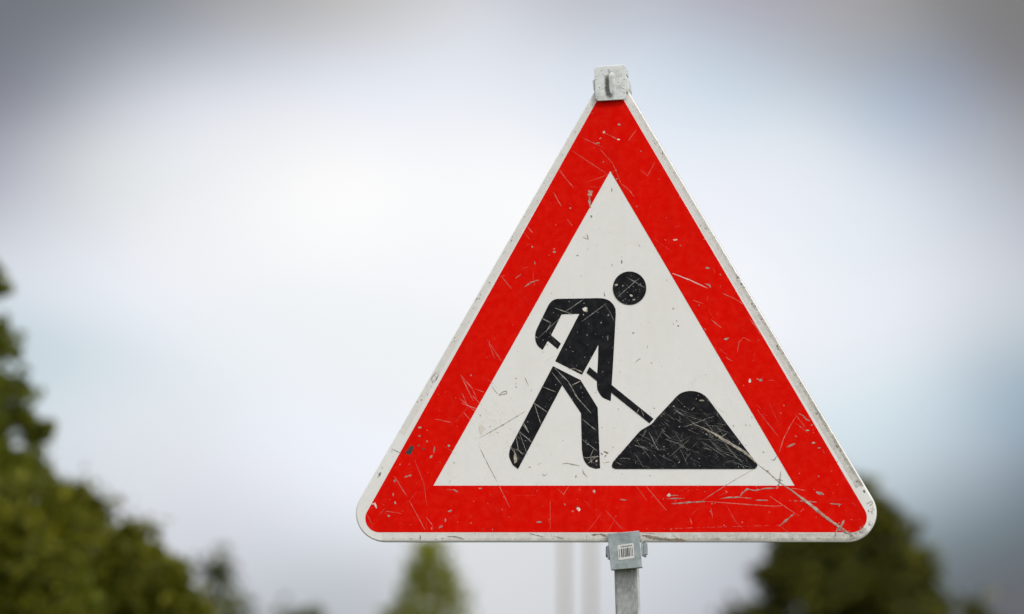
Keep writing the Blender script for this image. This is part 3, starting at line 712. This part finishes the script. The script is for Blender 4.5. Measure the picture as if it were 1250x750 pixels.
# ------------------------------------------------------------------ sky and sun
EL, AZ = R(46), R(144)                   # sun high behind the photographer's right shoulder
sd_ = bpy.data.lights.new('sun', 'SUN'); so = bpy.data.objects.new('sun', sd_); col.objects.link(so)
sd_.energy = 1.5; sd_.angle = R(12); sd_.color = (1, .965, .91)
sv = Vector((math.cos(EL)*math.sin(AZ), math.cos(EL)*math.cos(AZ), math.sin(EL)))
so.rotation_euler = (-sv).to_track_quat('-Z', 'Y').to_euler(); so.location = sv*50
w = bpy.data.worlds.new('World'); sc.world = w; w.use_nodes = True; t = NT(w.node_tree)
out = t.n('ShaderNodeOutputWorld')
sky = t.n('ShaderNodeTexSky'); sky.sky_type = 'NISHITA'; sky.sun_disc = False; sky.sun_elevation = EL; sky.sun_rotation = AZ; sky.dust_density = 2
bg1 = t.n('ShaderNodeBackground'); bg1.inputs[1].default_value = .08; t.l(sky.outputs[0], bg1.inputs[0])
dirn = t.n('ShaderNodeTexCoord').outputs['Generated']
def lin(c): 
    c /= 255; return c/12.92 if c <= .04045 else ((c+.055)/1.055)**2.4
# soft cloud masses, dark corners partly painted lens vignetting: (direction, spread, colour)
BL = [(5, 5, 118, 122, 130), (15, 103, 139, 142, 153), (15, 203, 178, 181, 193), (205, 43, 163, 167, 176), (205, 123, 212, 215, 224), (455, 8, 200, 200, 202),
      (455, 103, 230, 234, 243), (155, 353, 234, 238, 246), (155, 483, 222, 230, 237), (305, 643, 216, 220, 229), (655, 703, 216, 219, 224), (865, 703, 196, 200, 209),
      (1240, 723, 108, 112, 121), (1105, 503, 206, 222, 231), (1235, 403, 195, 205, 214), (1155, 253, 210, 217, 227), (1105, 133, 174, 186, 204), (1240, 8, 131, 131, 133),
      (1240, 183, 166, 170, 179), (905, 33, 183, 187, 199), (705, 8, 196, 199, 208), (400, 220, 252, 252, 253), (370, 290, 249, 250, 252), (920, 330, 243, 246, 252),
      (1240, 606, 127, 145, 157), (105, 13, 131, 135, 142), (105, 103, 167, 171, 181), (305, 13, 175, 176, 180), (305, 73, 204, 208, 217), (105, 203, 214, 217, 221),
      (65, 283, 216, 220, 228), (65, 433, 205, 218, 227), (305, 383, 239, 243, 248), (455, 423, 240, 244, 248), (205, 563, 224, 228, 236), (355, 543, 236, 240, 249),
      (405, 703, 199, 204, 212), (905, 103, 203, 215, 228), (965, 243, 234, 238, 247), (1205, 103, 148, 151, 160), (1185, 333, 218, 222, 231), (1055, 443, 231, 237, 245),
      (1235, 503, 163, 181, 197), (1165, 603, 158, 175, 186), (1195, 693, 113, 125, 133), (1055, 63, 171, 175, 183), (585, 63, 224, 228, 236), (835, 673, 213, 219, 226),
      (1005, 173, 220, 227, 235), (620, 220, 250, 251, 253), (700, 120, 226, 232, 242), (60, 600, 212, 219, 228), (1000, 700, 160, 168, 178), (820, 180, 232, 238, 247),
      (235, 193, 232, 235, 240), (535, 303, 248, 249, 252), (565, 163, 242, 244, 249), (1240, 283, 193, 198, 209), (615, 683, 222, 225, 229), (345, 163, 239, 240, 244),
      (1105, 383, 230, 234, 243), (1175, 183, 186, 192, 204), (255, 303, 242, 243, 247), (405, 623, 230, 234, 243), (1125, 563, 194, 207, 218), (825, 93, 210, 221, 233), (1045, 303, 231, 237, 245)]
# the broader cloud masses these belong to, running on well past them to every side
OUTER = [(-330, -60, 118, 122, 131), (-420, 230, 172, 176, 187), (-360, 470, 206, 214, 224), (-330, 760, 205, 210, 219), (150, -260, 132, 134, 142), (640, -290, 176, 179, 187),
         (1080, -270, 124, 125, 130), (1560, -60, 120, 122, 128), (1640, 230, 168, 174, 186), (1580, 470, 160, 174, 188), (1600, 760, 98, 103, 112), (1180, 960, 118, 123, 131),
         (640, 960, 196, 200, 207), (140, 960, 210, 213, 220), (-950, -150, 138, 142, 152), (-1000, 350, 190, 195, 206), (-900, 850, 202, 206, 214), (0, -750, 150, 154, 163),
         (700, -820, 196, 199, 206), (1400, -700, 142, 146, 155), (2150, -100, 150, 154, 164), (2250, 400, 178, 188, 200), (2200, 850, 128, 134, 143)]
SIG2 = 300/F; K2 = .11
SIG = 105/F; FL = 1.5; EPS = .0006
_D = np.array([ray(b[0], b[1]).normalized()[:] for b in BL])*np.array([1, 1, FL])
_T = np.array([[lin(v) for v in b[2:]] for b in BL])
_T = (_T-.07*np.array([.42, .52, .62]))/.93
_W = np.exp(-.9*(((_D[:, None]-_D[None])**2).sum(2))/SIG**2); _D2 = np.array([ray(b[0], b[1]).normalized()[:] for b in OUTER])*np.array([1, 1, FL]); _T2 = np.array([[lin(v) for v in b[2:]] for b in OUTER])
_W2 = K2*np.exp(-.9*(((_D[:, None]-_D2[None])**2).sum(2))/SIG2**2)
_tot = _W.sum(1, keepdims=True)+_W2.sum(1, keepdims=True)+EPS
_r = _T*_tot-EPS*.75-_W2 @ _T2-_W @ _T                    # solve the cloud colours so that the blend hits the observed ones
_A = np.vstack([_W, .30*np.eye(len(BL))]); _X = np.linalg.lstsq(_A, np.vstack([_r, np.zeros_like(_T)]), rcond=None)[0]
COLS = np.clip(_T+_X, .03, 1.25)
wob = t.n('ShaderNodeTexNoise'); wob.inputs['Scale'].default_value = 28; wob.inputs['Detail'].default_value = 3; t.l(dirn, wob.inputs['Vector'])
wv = t.n('ShaderNodeVectorMath', operation='SUBTRACT'); t.l(wob.outputs['Color'], wv.inputs[0]); wv.inputs[1].default_value = (.5, .5, .5)
ws = t.n('ShaderNodeVectorMath', operation='SCALE'); t.l(wv.outputs[0], ws.inputs[0]); ws.inputs['Scale'].default_value = .003
wa = t.n('ShaderNodeVectorMath', operation='ADD'); t.l(dirn, wa.inputs[0]); t.l(ws.outputs[0], wa.inputs[1])
sq = t.n('ShaderNodeVectorMath', operation='MULTIPLY'); t.l(wa.outputs[0], sq.inputs[0]); sq.inputs[1].default_value = (1, 1, FL)   # cloud masses lie wider than tall
sig = SIG
# a stronger drift for the broad masses, so that their borders wander
wob2 = t.n('ShaderNodeTexNoise'); wob2.inputs['Scale'].default_value = 7; wob2.inputs['Detail'].default_value = 5; wob2.inputs['Roughness'].default_value = .6; t.l(dirn, wob2.inputs['Vector'])
wv2 = t.n('ShaderNodeVectorMath', operation='SUBTRACT'); t.l(wob2.outputs['Color'], wv2.inputs[0]); wv2.inputs[1].default_value = (.5, .5, .5)
ws2 = t.n('ShaderNodeVectorMath', operation='SCALE'); t.l(wv2.outputs[0], ws2.inputs[0]); ws2.inputs['Scale'].default_value = .16
wa2 = t.n('ShaderNodeVectorMath', operation='ADD'); t.l(dirn, wa2.inputs[0]); t.l(ws2.outputs[0], wa2.inputs[1])
sq2 = t.n('ShaderNodeVectorMath', operation='MULTIPLY'); t.l(wa2.outputs[0], sq2.inputs[0]); sq2.inputs[1].default_value = (1, 1, FL)
accC = None; accW = None
for kk, (px, py, cc, src, sg, amp) in enumerate([(b_[0], b_[1], COLS[i_], sq, SIG, 1) for i_, b_ in enumerate(BL)]+[(b_[0], b_[1], _T2[i_], sq2, SIG2, K2) for i_, b_ in enumerate(OUTER)]):
    d = ray(px, py).normalized()
    ds = t.n('ShaderNodeVectorMath', operation='DISTANCE'); t.l(src.outputs[0], ds.inputs[0]); ds.inputs[1].default_value = (d.x, d.y, d.z*FL)
    q = t.math('MULTIPLY', ds.outputs['Value'], 1/sg); q = t.math('MULTIPLY', q, q)
    wgt = t.math('POWER', 2.71828, t.math('MULTIPLY_ADD', q, -.9, math.log(amp)))
    c = t.n('ShaderNodeVectorMath', operation='SCALE'); c.inputs[0].default_value = tuple(cc); t.l(wgt, c.inputs['Scale'])
    if accC is None: accC, accW = c.outputs[0], wgt
    else:
        ad = t.n('ShaderNodeVectorMath', operation='ADD'); t.l(accC, ad.inputs[0]); t.l(c.outputs[0], ad.inputs[1]); accC = ad.outputs[0]; accW = t.math('ADD', accW, wgt)
# the rest of the cloud deck: broken bright and grey cloud, brightest round the sun
mp = t.n('ShaderNodeMapping'); mp.inputs['Scale'].default_value = (1, 1, 2.2); t.l(dirn, mp.inputs['Vector'])
nz = t.noise(mp.outputs[0], 3.2, 5, .55, .3)
deck = t.mix(t.ramp(nz, .35, .65), (.50, .54, .61), (.92, .93, .96))
dp = t.n('ShaderNodeVectorMath', operation='DOT_PRODUCT'); t.l(dirn, dp.inputs[0]); dp.inputs[1].default_value = tuple(sv)
gl = t.math('ADD', 1.0, t.math('MULTIPLY', t.math('POWER', t.math('MAXIMUM', dp.outputs['Value'], 0.0), 3.0), 1.75))
dk = t.n('ShaderNodeVectorMath', operation='SCALE'); t.l(deck, dk.inputs[0]); t.l(gl, dk.inputs['Scale'])
dk2 = t.n('ShaderNodeVectorMath', operation='SCALE'); t.l(dk.outputs[0], dk2.inputs[0]); dk2.inputs['Scale'].default_value = EPS
ad = t.n('ShaderNodeVectorMath', operation='ADD'); t.l(accC, ad.inputs[0]); t.l(dk2.outputs[0], ad.inputs[1])
iw = t.math('DIVIDE', 1.0, t.math('ADD', accW, EPS))
fin = t.n('ShaderNodeVectorMath', operation='SCALE'); t.l(ad.outputs[0], fin.inputs[0]); t.l(iw, fin.inputs['Scale'])
bg2 = t.n('ShaderNodeBackground'); t.l(fin.outputs[0], bg2.inputs[0]); bg2.inputs[1].default_value = 1.0
mx = t.n('ShaderNodeMixShader'); mx.inputs[0].default_value = .93
t.l(bg1.outputs[0], mx.inputs[1]); t.l(bg2.outputs[0], mx.inputs[2]); t.l(mx.outputs[0], out.inputs[0])

# ------------------------------------------------------------------ view
vs = sc.view_settings; vs.view_transform = 'Standard'; vs.look = 'None'; vs.exposure = 0; vs.gamma = 1; vs.use_curve_mapping = False
sc.cycles.transparent_max_bounces = 16
